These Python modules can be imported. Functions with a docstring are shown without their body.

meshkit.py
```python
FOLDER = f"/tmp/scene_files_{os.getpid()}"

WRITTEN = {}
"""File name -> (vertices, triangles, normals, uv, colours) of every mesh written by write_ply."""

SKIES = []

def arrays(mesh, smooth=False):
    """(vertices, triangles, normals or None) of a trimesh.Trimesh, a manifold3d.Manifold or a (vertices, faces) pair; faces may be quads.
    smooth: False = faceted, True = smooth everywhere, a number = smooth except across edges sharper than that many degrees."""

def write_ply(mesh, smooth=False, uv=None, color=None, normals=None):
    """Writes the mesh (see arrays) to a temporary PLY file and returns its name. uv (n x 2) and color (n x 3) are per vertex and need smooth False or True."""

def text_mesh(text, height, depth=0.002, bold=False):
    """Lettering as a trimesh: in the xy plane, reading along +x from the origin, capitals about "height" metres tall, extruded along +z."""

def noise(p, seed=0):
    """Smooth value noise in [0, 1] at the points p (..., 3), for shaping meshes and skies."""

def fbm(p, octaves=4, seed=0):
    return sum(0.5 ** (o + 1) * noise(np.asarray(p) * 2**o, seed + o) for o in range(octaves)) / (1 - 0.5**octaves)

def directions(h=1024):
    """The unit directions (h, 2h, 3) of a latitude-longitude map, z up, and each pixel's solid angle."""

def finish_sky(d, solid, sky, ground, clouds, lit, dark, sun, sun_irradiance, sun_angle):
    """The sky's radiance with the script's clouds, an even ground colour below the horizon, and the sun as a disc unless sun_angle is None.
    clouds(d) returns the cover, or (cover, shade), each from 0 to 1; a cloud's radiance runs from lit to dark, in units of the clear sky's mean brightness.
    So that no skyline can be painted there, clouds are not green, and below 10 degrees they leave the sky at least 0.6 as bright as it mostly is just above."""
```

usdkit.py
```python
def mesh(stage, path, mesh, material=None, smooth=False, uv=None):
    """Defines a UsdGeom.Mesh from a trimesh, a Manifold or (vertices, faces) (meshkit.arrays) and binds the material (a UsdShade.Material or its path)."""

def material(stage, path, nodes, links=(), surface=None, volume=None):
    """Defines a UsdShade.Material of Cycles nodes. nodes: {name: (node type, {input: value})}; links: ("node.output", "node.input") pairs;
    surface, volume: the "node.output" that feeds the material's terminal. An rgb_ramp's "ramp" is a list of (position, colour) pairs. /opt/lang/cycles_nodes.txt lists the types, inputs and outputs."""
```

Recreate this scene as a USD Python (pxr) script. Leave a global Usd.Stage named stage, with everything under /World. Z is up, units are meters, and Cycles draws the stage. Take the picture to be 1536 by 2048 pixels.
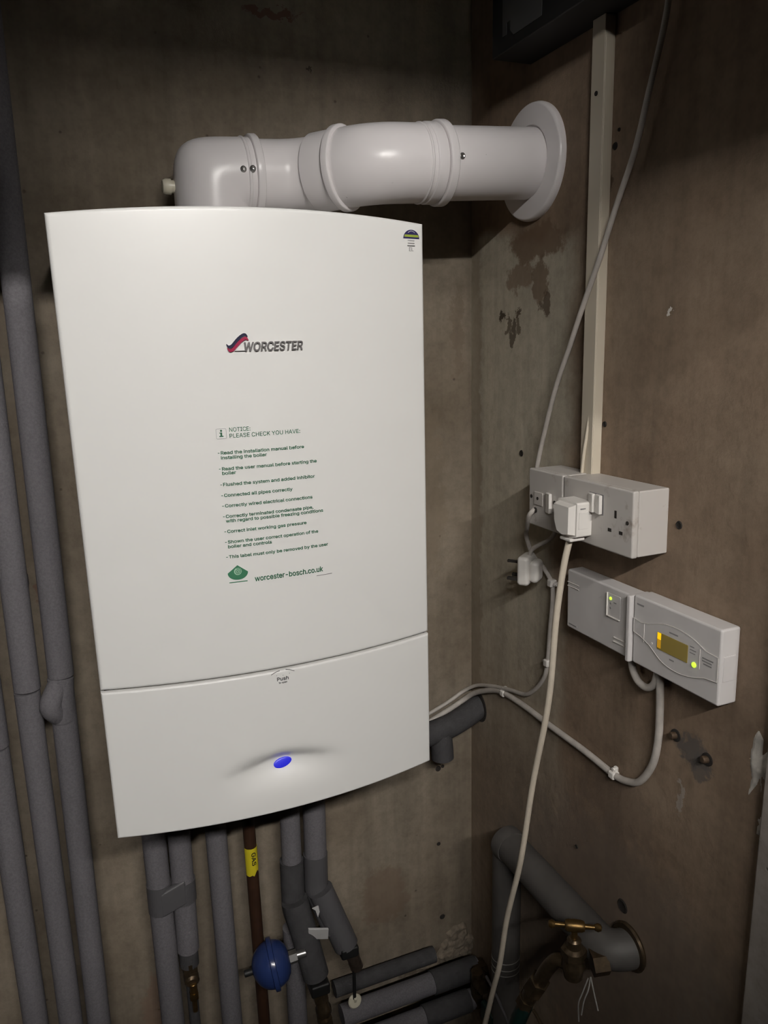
import math, random
import numpy as np, trimesh, manifold3d as m3d
from shapely.geometry import Polygon, LineString, Point
from shapely import affinity
from shapely.ops import unary_union
import usdkit, meshkit
from pxr import Usd, UsdGeom, UsdLux, Gf, Sdf

random.seed(4); np.random.seed(4)
stage = Usd.Stage.CreateInMemory()
UsdGeom.SetStageUpAxis(stage, UsdGeom.Tokens.z)
UsdGeom.SetStageMetersPerUnit(stage, 1.0)
UsdGeom.Xform.Define(stage, '/World'); UsdGeom.Scope.Define(stage, '/World/Looks')

# ------------------------------------------------------------------ camera
# world: back wall is y = 0, right wall is x = 0, floor z = 0, metres
cam = UsdGeom.Camera.Define(stage, '/World/camera')
rx, up, fw = (0.92528, -0.37843, -0.02541), (0.10855, 0.20005, 0.97375), (0.36342, 0.90375, -0.22618)
cam.AddTransformOp().Set(Gf.Matrix4d(*rx, 0, *up, 0, *[-c for c in fw], 0, -0.6866, -1.2608, 1.7170, 1))
cam.CreateHorizontalApertureAttr(36.0); cam.CreateVerticalApertureAttr(48.0)
cam.CreateFocalLengthAttr(1539.1 / 1536 * 36); cam.CreateClippingRangeAttr(Gf.Vec2f(0.01, 50))
cam.CreateExposureAttr(0.0)
LAMP_POS, LAMP_LEN, LAMP_STRENGTH = (-0.72, -2.30, 2.56), 1.20, 445.0      # fluorescent batten on the ceiling
CEIL = 2.68

# ------------------------------------------------------------------ materials
LK = '/World/Looks/'
def plain(name, col, rough=0.5, metal=0.0, bump=0.0, bscale=200, vary=0.0, vscale=20, spec=0.5, dirt=None, dirt_at=(0.62, 0.75), coat=0.0, emis=None):
    n = {'p': ('principled_bsdf', {'roughness': rough, 'metallic': metal, 'specular_ior_level': spec, 'base_color': col, 'coat_weight': coat}), 'g': ('texture_coordinate', {})}
    l = []
    if emis: n['p'][1]['emission_color'] = emis[0]; n['p'][1]['emission_strength'] = emis[1]
    if vary or dirt:
        n['n'] = ('noise_texture', {'scale': vscale, 'detail': 5, 'roughness': 0.6}); l.append(('g.object', 'n.vector'))
        d = dirt or tuple(c * (1 - vary) for c in col)
        at = dirt_at if dirt else (0.35, 0.65)
        n['r'] = ('rgb_ramp', {'ramp': [(0, col), (at[0], col), (at[1], d), (1, d)]}); l += [('n.fac', 'r.fac'), ('r.color', 'p.base_color')]
    if bump:
        n['b'] = ('noise_texture', {'scale': bscale, 'detail': 3}); n['bp'] = ('bump', {'strength': bump, 'distance': 0.002})
        l += [('g.object', 'b.vector'), ('b.fac', 'bp.height'), ('bp.normal', 'p.normal')]
    return usdkit.material(stage, LK + name, n, l, surface='p.BSDF')

def concrete(name, base, dark, light, stains_and_shade=(), skim=None, streak=0.35, seed=0.0, pit=0.6):
    """blotchy shuttered concrete: base/dark/light mottling, vertical streaks, pits, and stains = (centre, radii, colour, strength, raggedness)."""
    n = {'g': ('geometry', {}), 'p': ('principled_bsdf', {'roughness': 0.85, 'specular_ior_level': 0.25})}
    l = []
    n['off'] = ('vector_math', {'math_type': 'add', 'vector2': (seed, seed * 1.7, seed * .6)}); l.append(('g.position', 'off.vector1'))
    n['n1'] = ('noise_texture', {'scale': 3.2, 'detail': 5, 'roughness': 0.6}); l.append(('off.vector', 'n1.vector'))
    n['r1'] = ('rgb_ramp', {'ramp': [(0.28, dark), (0.5, base), (0.74, light)]}); l.append(('n1.fac', 'r1.fac'))
    n['ms'] = ('mapping', {'mapping_type': 'point', 'scale': (9, 9, 0.7)}); l.append(('off.vector', 'ms.vector'))
    n['n2'] = ('noise_texture', {'scale': 1.6, 'detail': 4, 'roughness': 0.65}); l.append(('ms.vector', 'n2.vector'))
    n['r2'] = ('rgb_ramp', {'ramp': [(0.35, (1 - streak,) * 3), (0.6, (1.0, 1.0, 1.0))]}); l.append(('n2.fac', 'r2.fac'))
    n['n3'] = ('noise_texture', {'scale': 55, 'detail': 5, 'roughness': 0.7}); l.append(('off.vector', 'n3.vector'))
    n['r3'] = ('rgb_ramp', {'ramp': [(0.3, (0.78, 0.76, 0.74)), (0.6, (1.06, 1.05, 1.04))]}); l.append(('n3.fac', 'r3.fac'))
    cur = 'r1.color'
    if skim:      # a paler trowelled skim coat near the corner: colour, edge (y), top (z), softness
        col, ye, zt, sf = skim
        n['sx'] = ('separate_xyz', {}); l.append(('g.position', 'sx.vector'))
        n['nw'] = ('noise_texture', {'scale': 7, 'detail': 4}); l.append(('off.vector', 'nw.vector'))
        n['wy'] = ('math', {'math_type': 'multiply_add', 'value2': 0.16, 'value3': -0.08}); l.append(('nw.fac', 'wy.value1'))
        n['ay'] = ('math', {'math_type': 'add'}); l += [('sx.y', 'ay.value1'), ('wy.value', 'ay.value2')]
        n['my'] = ('map_range', {'range_type': 'smoothstep', 'from_min': ye - sf, 'from_max': ye + sf, 'to_min': 0, 'to_max': 1, 'clamp': True}); l.append(('ay.value', 'my.value'))
        n['az'] = ('math', {'math_type': 'add'}); l += [('sx.z', 'az.value1'), ('wy.value', 'az.value2')]
        n['mz'] = ('map_range', {'range_type': 'smoothstep', 'from_min': zt - .015, 'from_max': zt + .015, 'to_min': 1, 'to_max': 0, 'clamp': True}); l.append(('az.value', 'mz.value'))
        n['mz2'] = ('map_range', {'range_type': 'smoothstep', 'from_min': 0.85, 'from_max': 1.35, 'to_min': 0.15, 'to_max': 1, 'clamp': True}); l.append(('sx.z', 'mz2.value'))
        n['mm'] = ('math', {'math_type': 'multiply'}); l += [('my.result', 'mm.value1'), ('mz.result', 'mm.value2')]
        n['mm2'] = ('math', {'math_type': 'multiply'}); l += [('mm.value', 'mm2.value1'), ('mz2.result', 'mm2.value2')]
        n['sk'] = ('mix_color', {'blend_type': 'mix', 'b': col}); l += [(cur, 'sk.a'), ('mm2.value', 'sk.fac')]; cur = 'sk.result'
    n['x1'] = ('mix_color', {'blend_type': 'multiply', 'fac': 1.0}); l += [(cur, 'x1.a'), ('r2.color', 'x1.b')]
    n['x2'] = ('mix_color', {'blend_type': 'multiply', 'fac': 0.8}); l += [('x1.result', 'x2.a'), ('r3.color', 'x2.b')]; cur = 'x2.result'
    # pits
    n['v'] = ('voronoi_texture', {'scale': 34, 'randomness': 1.0}); l.append(('off.vector', 'v.vector'))
    n['vr'] = ('map_range', {'from_min': 0.045, 'from_max': 0.10, 'to_min': 1, 'to_max': 0, 'clamp': True}); l.append(('v.distance', 'vr.value'))
    n['vs'] = ('separate_color', {}); l.append(('v.color', 'vs.color'))
    n['vg'] = ('math', {'math_type': 'greater_than', 'value2': 0.72}); l.append(('vs.r', 'vg.value1'))
    n['vm'] = ('math', {'math_type': 'multiply'}); l += [('vr.result', 'vm.value1'), ('vg.value', 'vm.value2')]
    n['vk'] = ('math', {'math_type': 'multiply', 'value2': pit}); l.append(('vm.value', 'vk.value1'))
    n['xp'] = ('mix_color', {'blend_type': 'mix', 'b': tuple(c * .3 for c in dark)}); l += [(cur, 'xp.a'), ('vk.value', 'xp.fac')]; cur = 'xp.result'
    n['nd'] = ('noise_texture', {'scale': 26, 'detail': 5, 'roughness': 0.65}); l.append(('off.vector', 'nd.vector'))
    if stains_and_shade:
        n['nw2'] = ('noise_texture', {'scale': 38, 'detail': 4, 'roughness': 0.7}); l.append(('off.vector', 'nw2.vector'))
        n['wa'] = ('vector_math', {'math_type': 'subtract', 'vector2': (.5, .5, .5)}); l.append(('nw2.color', 'wa.vector1'))
        n['wb'] = ('vector_math', {'math_type': 'multiply', 'vector2': (.05, .05, .05)}); l.append(('wa.vector', 'wb.vector1'))
        n['wp'] = ('vector_math', {'math_type': 'add'}); l += [('g.position', 'wp.vector1'), ('wb.vector', 'wp.vector2')]
    for i, (c, r, col, k, rag) in enumerate(stains_and_shade):
        a = f's{i}'
        n[a + 'a'] = ('vector_math', {'math_type': 'subtract', 'vector2': c}); l.append(('wp.vector', a + 'a.vector1'))
        n[a + 'b'] = ('vector_math', {'math_type': 'divide', 'vector2': r}); l.append((a + 'a.vector', a + 'b.vector1'))
        n[a + 'c'] = ('vector_math', {'math_type': 'length'}); l.append((a + 'b.vector', a + 'c.vector1'))
        n[a + 'd'] = ('math', {'math_type': 'multiply_add', 'value2': rag * 2}); l += [('nd.fac', a + 'd.value1'), (a + 'c.value', a + 'd.value3')]
        n[a + 'e'] = ('map_range', {'range_type': 'smoothstep', 'from_min': 0.75 + rag, 'from_max': 1.1 + rag, 'to_min': k, 'to_max': 0, 'clamp': True}); l.append((a + 'd.value', a + 'e.value'))
        n[a + 'm'] = ('mix_color', {'blend_type': 'mix', 'b': col}); l += [(cur, a + 'm.a'), (a + 'e.result', a + 'm.fac')]; cur = a + 'm.result'
    l.append((cur, 'p.base_color'))
    n['bh'] = ('math', {'math_type': 'multiply_add', 'value2': -1.2}); l += [('vm.value', 'bh.value1'), ('n3.fac', 'bh.value3')]
    n['bp'] = ('bump', {'strength': 0.35, 'distance': 0.003}); l += [('bh.value', 'bp.height'), ('bp.normal', 'p.normal')]
    return usdkit.material(stage, LK + name, n, l, surface='p.BSDF')

BROWN = (0.268, 0.196, 0.138)
M = {}
M['white'] = plain('boiler_white', (0.74, 0.735, 0.715), 0.32, spec=0.5)
M['flue'] = plain('flue_white', (0.80, 0.765, 0.765), 0.29, spec=0.4, dirt=(0.42, 0.39, 0.38), dirt_at=(0.715, 0.74), vscale=70)
M['pvc'] = plain('dusty_white_plastic', (0.52, 0.49, 0.46), 0.45, dirt=(0.30, 0.25, 0.21), dirt_at=(0.6, 0.72), vscale=28)
M['ctrl'] = plain('controller_plastic', (0.60, 0.575, 0.565), 0.4, vary=0.04, vscale=30)
M['plug'] = plain('plug_white', (0.72, 0.69, 0.65), 0.35)
M['cable'] = plain('grey_white_cable', (0.50, 0.46, 0.42), 0.5, vary=0.2, vscale=40)
M['flex'] = plain('cream_flex', (0.60, 0.53, 0.43), 0.45, vary=0.12, vscale=30)
M['trunk'] = plain('cream_trunking', (0.56, 0.50, 0.40), 0.5, dirt=(0.22, 0.18, 0.12), dirt_at=(0.66, 0.74), vscale=26)
M['foam'] = plain('grey_foam_lagging', (0.158, 0.150, 0.160), 0.9, bump=0.25, bscale=420, vary=0.22, vscale=300, spec=0.2)
M['foam_dark'] = plain('dark_foam_lagging', (0.062, 0.06, 0.062), 0.85, bump=0.25, bscale=300, vary=0.2, vscale=60, spec=0.2)
M['tape'] = plain('grey_cloth_tape', (0.085, 0.082, 0.086), 0.5, bump=0.3, bscale=90)
M['foil'] = plain('silver_foil_tape', (0.60, 0.59, 0.58), 0.4, metal=0.15, bump=0.4, bscale=80)
M['gas'] = plain('painted_brown_pipe', (0.042, 0.018, 0.009), 0.5, vary=0.3, vscale=40)
M['yellow'] = plain('yellow_tape', (0.62, 0.52, 0.02), 0.5)
M['black'] = plain('black_plastic', (0.008, 0.008, 0.008), 0.55)
M['blue'] = plain('blue_enamel', (0.022, 0.040, 0.135), 0.2, spec=0.6)
M['brass'] = plain('tarnished_brass', (0.19, 0.115, 0.04), 0.38, metal=0.85, vary=0.4, vscale=60)
M['brassdark'] = plain('dull_brass', (0.12, 0.085, 0.05), 0.35, metal=0.7, vary=0.4, vscale=80)
M['bronze'] = plain('bronze_valve', (0.20, 0.15, 0.12), 0.28, metal=0.8, vary=0.3, vscale=70)
M['steel'] = plain('dull_steel', (0.42, 0.41, 0.40), 0.3, metal=0.9)
M['greypaint'] = plain('grey_painted_pipe', (0.085, 0.078, 0.072), 0.6, vary=0.25, vscale=16, bump=0.3, bscale=60)
M['ivory'] = plain('ivory_plastic', (0.62, 0.58, 0.46), 0.35)
M['hose'] = plain('dark_green_hose', (0.006, 0.024, 0.020), 0.45)
M['green'] = plain('green_print', (0.035, 0.17, 0.085), 0.6)
M['greenink'] = plain('dark_green_print', (0.028, 0.115, 0.060), 0.6)
M['palegreen'] = plain('pale_green_print', (0.35, 0.55, 0.40), 0.6)
M['greyink'] = plain('grey_print', (0.10, 0.10, 0.10), 0.6)
M['lightgrey'] = plain('light_grey_print', (0.40, 0.40, 0.40), 0.6)
M['midgrey'] = plain('mid_grey_print', (0.26, 0.25, 0.25), 0.6)
M['badge'] = plain('badge_grey_metal', (0.22, 0.21, 0.21), 0.3, metal=0.6)
M['navy'] = plain('badge_navy', (0.022, 0.022, 0.05), 0.25)
M['red'] = plain('badge_red', (0.34, 0.025, 0.07), 0.25)
M['indigo'] = plain('sticker_indigo', (0.03, 0.025, 0.10), 0.4)
M['lime'] = plain('sticker_lime', (0.30, 0.38, 0.05), 0.4)
M['lens'] = plain('blue_indicator_lens', (0.02, 0.022, 0.45), 0.35, emis=((0.03, 0.035, 0.9), 0.32))
M['led'] = plain('green_led', (0.4, 0.6, 0.05), 0.3, emis=((0.62, 1.0, 0.06), 1.0))
M['lcd'] = plain('amber_screen', (0.20, 0.15, 0.03), 0.25, emis=((0.30, 0.20, 0.01), 0.12))
M['lcdlit'] = plain('amber_screen_backlight', (0.6, 0.4, 0.0), 0.3, emis=((1.0, 0.58, 0.0), 0.8))
M['lcddim'] = plain('amber_screen_dim', (0.4, 0.25, 0.02), 0.3, emis=((0.8, 0.36, 0.0), 0.35))
M['hole'] = plain('dark_hole', (0.018, 0.014, 0.011), 0.9)
M['darkbox'] = plain('dark_metal_box', (0.007, 0.007, 0.007), 0.6)
M['greylabel'] = plain('grey_label', (0.05, 0.05, 0.05), 0.6)
M['plaster'] = plain('white_plaster', (0.66, 0.62, 0.56), 0.9, bump=0.8, bscale=60, vary=0.35, vscale=50)
M['mortar'] = plain('rough_mortar', (0.27, 0.22, 0.165), 0.95, bump=1.0, bscale=70, vary=0.4, vscale=60)
M['rust'] = plain('rusty_bolt', (0.10, 0.065, 0.04), 0.6, metal=0.4, vary=0.4, vscale=120)
M['thread'] = plain('white_jointing_thread', (0.26, 0.25, 0.23), 0.8)
M['tubelamp'] = usdkit.material(stage, LK + 'fluorescent_tube', {'e': ('emission', {'color': (1.0, 0.965, 0.925), 'strength': LAMP_STRENGTH})}, [], surface='e.emission')
M['lampbody'] = plain('lamp_body', (0.6, 0.6, 0.58), 0.5)

BS = [((-0.30, 0, 2.12), (.05, .05, .012), (0.18, 0.14, 0.105), .5, 1.0), ((-0.285, 0, 2.122), (.006, .006, .006), (0.044, 0.035, 0.026), .9, .3),
      ((-0.12, 0, 0.41), (.06, .05, .03), (0.105, 0.079, 0.058), .8, .6), ((-0.03, 0, 1.72), (.012, .05, .09), (0.175, 0.126, 0.088), .4, 1.2),
      ((-0.343, 0, 2.191), (.05, .05, .006), (0.105, 0.049, 0.035), .8, .4), ((-0.10, 0, 1.42), (.05, .1, .16), (0.193, 0.149, 0.102), .5, .7),
      ((-0.20, 0, 0.60), (.05, .1, .07), (0.158, 0.108, 0.074), .55, .7), ((-0.745, 0, 1.345), (.02, .1, .035), (0.175, 0.088, 0.061), .6, .8),
      ((-0.65, 0, 0.50), (.04, .1, .10), (0.193, 0.114, 0.079), .5, .8)]
RS = [((0, -.46, .74), (.2, .36, .26), (0.15, 0.122, 0.10), .5, .35), ((0, -.205, 1.845), (.1, .075, .03), (0.175, 0.116, 0.074), .85, .8), ((0, -.16, 1.80), (.1, .045, .022), (0.193, 0.130, 0.084), .7, .9), ((0, -.215, 1.79), (.1, .022, .035), (0.166, 0.114, 0.074), .8, .9),  # first entry paints the dim lower wall darker, over some real blotches
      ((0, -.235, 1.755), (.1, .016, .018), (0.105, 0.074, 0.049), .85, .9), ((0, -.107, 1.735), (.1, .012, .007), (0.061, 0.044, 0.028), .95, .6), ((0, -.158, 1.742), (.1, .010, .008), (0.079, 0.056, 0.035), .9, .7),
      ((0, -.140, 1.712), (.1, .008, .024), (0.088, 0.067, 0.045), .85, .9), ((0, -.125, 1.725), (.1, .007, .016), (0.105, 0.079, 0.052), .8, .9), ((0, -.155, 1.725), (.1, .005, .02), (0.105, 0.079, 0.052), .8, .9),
      ((0, -.583, 1.188), (.1, .026, .024), (0.096, 0.088, 0.084), .8, .7), ((0, -.600, 1.172), (.1, .016, .02), (0.105, 0.095, 0.088), .7, .7), ((0, -.010, 1.35), (.1, .030, .75), (0.20, 0.155, 0.108), .5, .1),  # last entry: soft darker strip down the corner
      ((0, -.57, 1.115), (.1, .004, .03), (0.385, 0.350, 0.315), .55, .8), ((0, -.64, .60), (.1, .07, .25), (0.210, 0.193, 0.166), .3, .8), ((0, -.505, 1.736), (.1, .005, .004), (0.735, 0.700, 0.647), .9, .3),
      ((0, -.372, 1.90), (.1, .012, .012), (0.088, 0.061, 0.038), .7, .7), ((0, -.45, 1.03), (.1, .09, .05), (0.140, 0.105, 0.079), .4, .9)]
M['back'] = concrete('concrete_back_wall', (0.232, 0.193, 0.146), (0.150, 0.119, 0.085), (0.29, 0.251, 0.196), BS, None, 0.28, 1.3)
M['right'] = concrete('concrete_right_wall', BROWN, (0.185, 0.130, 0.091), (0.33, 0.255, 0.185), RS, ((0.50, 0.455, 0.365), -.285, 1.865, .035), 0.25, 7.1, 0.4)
M['pier'] = concrete('concrete_pier', (0.31, 0.28, 0.255), (0.23, 0.205, 0.185), (0.38, 0.345, 0.315), (), None, 0.15, 3.3, 0.9)
M['room'] = concrete('concrete_room', (0.05, 0.044, 0.037), (0.035, 0.03, 0.026), (0.065, 0.058, 0.05), (), None, 0.2, 9.0, 0.3)
M['floor'] = concrete('concrete_floor', (0.05, 0.044, 0.038), (0.035, 0.03, 0.026), (0.065, 0.06, 0.052), (), None, 0.0, 5.0, 0.5)

# ------------------------------------------------------------------ scene-graph helpers
USED = {}
def numbered(parent, name):
    k = (parent, name); c = USED.get(k, 0); USED[k] = c + 1
    return name if c == 0 else f'{name}_{c:03d}'
class Thing:
    def __init__(s, name, label, cat, base, group=None, kind=None):
        s.path = '/World/' + numbered('/World', name); s.base = np.asarray(base, float)
        x = UsdGeom.Xform.Define(stage, s.path); x.AddTranslateOp().Set(Gf.Vec3d(*map(float, s.base)))
        s.prim = x.GetPrim()
        for k, v in (('label', label), ('category', cat), ('group', group), ('kind', kind)):
            if v: s.prim.SetCustomDataByKey(k, v)
    def part(s, name, mesh, mat, parent=None, label=None, smooth=35, kind=None):
        par = parent or s.path
        path = par + '/' + numbered(par, name)
        v, f = vf(mesh)
        m = usdkit.mesh(stage, path, (v - s.base, f), M[mat] if isinstance(mat, str) else mat, smooth=smooth)
        if label: m.GetPrim().SetCustomDataByKey('label', label)
        if kind: m.GetPrim().SetCustomDataByKey('kind', kind)
        return path
def single(name, mesh, mat, label=None, cat=None, kind=None, group=None, smooth=35):
    path = '/World/' + numbered('/World', name)
    v, f = vf(mesh)
    m = usdkit.mesh(stage, path, (v, f), M[mat], smooth=smooth); p = m.GetPrim()
    for k, val in (('label', label), ('category', cat), ('group', group), ('kind', kind)):
        if val: p.SetCustomDataByKey(k, val)
    return path
def sub(parent, name, mesh, mat, label=None, smooth=35):
    path = parent + '/' + numbered(parent, name)
    m = usdkit.mesh(stage, path, vf(mesh), M[mat], smooth=smooth)
    if label: m.GetPrim().SetCustomDataByKey('label', label)
    return path

# ------------------------------------------------------------------ mesh helpers
def vf(m):
    if hasattr(m, 'to_mesh'):
        q = m.to_mesh(); return np.array(q.vert_properties[:, :3], float), np.array(q.tri_verts)
    if isinstance(m, (tuple, list)):
        v, f = np.asarray(m[0], float), np.asarray(m[1], int)
        if f.shape[1] == 4: f = np.vstack([f[:, [0, 1, 2]], f[:, [0, 2, 3]]])
        return v, f
    return np.array(m.vertices, float), np.array(m.faces)
def cat(*ms):
    V, F, o = [], [], 0
    for m in ms:
        v, f = vf(m); V.append(v); F.append(f + o); o += len(v)
    return np.vstack(V), np.vstack(F)
def xf(m, fn):
    v, f = vf(m); return fn(v), f
def box(lo, hi):
    lo, hi = np.minimum(lo, hi), np.maximum(lo, hi)
    b = trimesh.creation.box(hi - lo); b.apply_translation((lo + hi) / 2); return b
def rbox(lo, hi, r=0.002, seg=12):
    lo, hi = np.minimum(lo, hi).astype(float), np.maximum(lo, hi).astype(float)
    r = min(r, (hi - lo).min() / 2 * .98)
    s = m3d.Manifold.sphere(r, seg)
    return m3d.Manifold.batch_hull([s.translate([x, y, z]) for x in (lo[0] + r, hi[0] - r) for y in (lo[1] + r, hi[1] - r) for z in (lo[2] + r, hi[2] - r)])
def frame(d):
    d = np.asarray(d, float) / np.linalg.norm(d)
    a = np.array([0, 0, 1.]) if abs(d[2]) < .9 else np.array([1., 0, 0])
    u = np.cross(a, d); u /= np.linalg.norm(u); return u, np.cross(d, u), d
def lathe(profile, origin, axis, seg=40):
    """profile: (radius, height) pairs along axis; a radius of 0 closes an end."""
    u, w, d = frame(axis); o = np.asarray(origin, float)
    th = np.linspace(0, 2 * np.pi, seg, endpoint=False)
    prof = list(profile)
    if prof[0][0] > 1e-9: prof = [(0, prof[0][1])] + prof
    if prof[-1][0] > 1e-9: prof = prof + [(0, prof[-1][1])]
    V, F, rings = [], [], []
    for r, h in prof:
        if r <= 1e-9: rings.append([len(V)]); V.append(o + d * h)
        else:
            rings.append(list(range(len(V), len(V) + seg)))
            for t in th: V.append(o + d * h + r * (math.cos(t) * u + math.sin(t) * w))
    for a, b in zip(rings[:-1], rings[1:]):
        for i in range(seg):
            j = (i + 1) % seg
            if len(a) == 1 and len(b) == 1: continue
            if len(a) == 1: F.append((a[0], b[j], b[i]))
            elif len(b) == 1: F.append((a[i], a[j], b[0]))
            else: F += [(a[i], a[j], b[j]), (a[i], b[j], b[i])]
    F = np.array(F)
    m = trimesh.Trimesh(np.array(V), F, process=False)
    if m.volume < 0: F = F[:, ::-1]
    return np.array(V), F
def rod(a, b, r, seg=32, bev=0.0):
    a, b = np.asarray(a, float), np.asarray(b, float); L = np.linalg.norm(b - a)
    bev = min(bev, r * .5, L * .3)
    p = [(r, 0), (r, L)] if not bev else [(r - bev, 0), (r, bev), (r, L - bev), (r - bev, L)]
    return lathe(p, a, b - a, seg)
def hexnut(a, b, r): return rod(a, b, r, 6)
def spline(pts, n=12):
    p = np.asarray(pts, float)
    if len(p) == 2: return np.linspace(p[0], p[1], 2)
    q = np.vstack([2 * p[0] - p[1], p, 2 * p[-1] - p[-2]]); out = []
    for i in range(1, len(q) - 2):
        for t in np.linspace(0, 1, n, endpoint=False):
            a, b, c, d = q[i - 1:i + 3]
            out.append(.5 * ((2 * b) + (-a + c) * t + (2 * a - 5 * b + 4 * c - d) * t * t + (-a + 3 * b - 3 * c + d) * t ** 3))
    out.append(p[-1]); return np.array(out)
def sweep(path, r, seg=16, caps=True):
    P = np.asarray(path, float); n = len(P)
    R = np.full(n, r) if np.ndim(r) == 0 else np.asarray(r, float)
    T = np.gradient(P, axis=0); T /= np.linalg.norm(T, axis=1)[:, None]
    u, w, _ = frame(T[0]); V, th = [], np.linspace(0, 2 * np.pi, seg, endpoint=False)
    for i in range(n):
        u = u - T[i] * (u @ T[i]); u /= np.linalg.norm(u); w = np.cross(T[i], u)
        V.append(P[i] + R[i] * (np.cos(th)[:, None] * u + np.sin(th)[:, None] * w))
    V = np.vstack(V); F = []
    for i in range(n - 1):
        for k in range(seg):
            a, b = i * seg + k, i * seg + (k + 1) % seg
            F += [(a, b, b + seg), (a, b + seg, a + seg)]
    if caps:
        V = np.vstack([V, P[0], P[-1]])
        for k in range(seg):
            F += [(n * seg, (k + 1) % seg, k), (n * seg + 1, (n - 1) * seg + k, (n - 1) * seg + (k + 1) % seg)]
    return V, np.array(F)
def fillet_path(pts, rad, n=10):
    """polyline with its inner corners rounded to rad."""
    P = [np.asarray(p, float) for p in pts]; out = [P[0]]
    for i in range(1, len(P) - 1):
        a, b, c = P[i - 1], P[i], P[i + 1]
        u, v = (a - b) / np.linalg.norm(a - b), (c - b) / np.linalg.norm(c - b)
        ang = math.acos(np.clip(u @ v, -1, 1)); rr = rad[i - 1] if np.ndim(rad) else rad
        d = rr / math.tan(ang / 2); s, e = b + u * d, b + v * d
        bis = (u + v) / np.linalg.norm(u + v); ctr = b + bis * (rr / math.sin(ang / 2))
        A, B = s - ctr, e - ctr; om = math.acos(np.clip(A @ B / rr ** 2, -1, 1))
        for t in np.linspace(0, 1, n): out.append(ctr + (math.sin((1 - t) * om) * A + math.sin(t * om) * B) / math.sin(om))
    out.append(P[-1]); return np.array(out)
def dense(P, step=0.01):
    out = [P[0]]
    for a, b in zip(P[:-1], P[1:]):
        k = max(1, int(np.linalg.norm(b - a) / step))
        for t in range(1, k + 1): out.append(a + (b - a) * t / k)
    return np.array(out)
def extrude(poly, depth):
    polys = getattr(poly, 'geoms', [poly])
    return trimesh.util.concatenate([trimesh.creation.extrude_polygon(p, depth, engine='earcut') for p in polys if p.area > 1e-12])

# ================================================================== the room
BW, RW = 0.0, 0.0
back = single('wall_back', box((-3.2, 0, 0), (0.15, 0.15, CEIL)), 'back', kind='structure')
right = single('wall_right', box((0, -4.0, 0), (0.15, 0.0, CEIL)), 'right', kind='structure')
single('wall_left', box((-3.35, -4.0, 0), (-3.2, 0.15, CEIL)), 'room', kind='structure')
single('wall_front', box((-3.35, -4.15, 0), (0.15, -4.0, CEIL)), 'room', kind='structure')
single('floor', box((-3.35, -4.15, -0.12), (0.15, 0.15, 0)), 'floor', kind='structure')
single('ceiling', box((-3.35, -4.15, CEIL), (0.15, 0.15, CEIL + .12)), 'room', kind='structure')
single('trim_1', rbox((-0.013, -2.2, 0.0), (0.0, -0.703, CEIL), .003), 'pier', kind='structure')           # projecting concrete pier at the right
single('added_trim_2', rbox((-3.2, -1.97, 2.487), (0.0, -1.80, CEIL), .004), 'room', kind='structure')             # added unseen beam, placed to shade the wall top

single('added_trim_3', rbox((-3.2, -1.10, 2.15), (-0.55, -0.90, CEIL), .004), 'room', kind='structure')             # added unseen block, placed to darken the upper left

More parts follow.
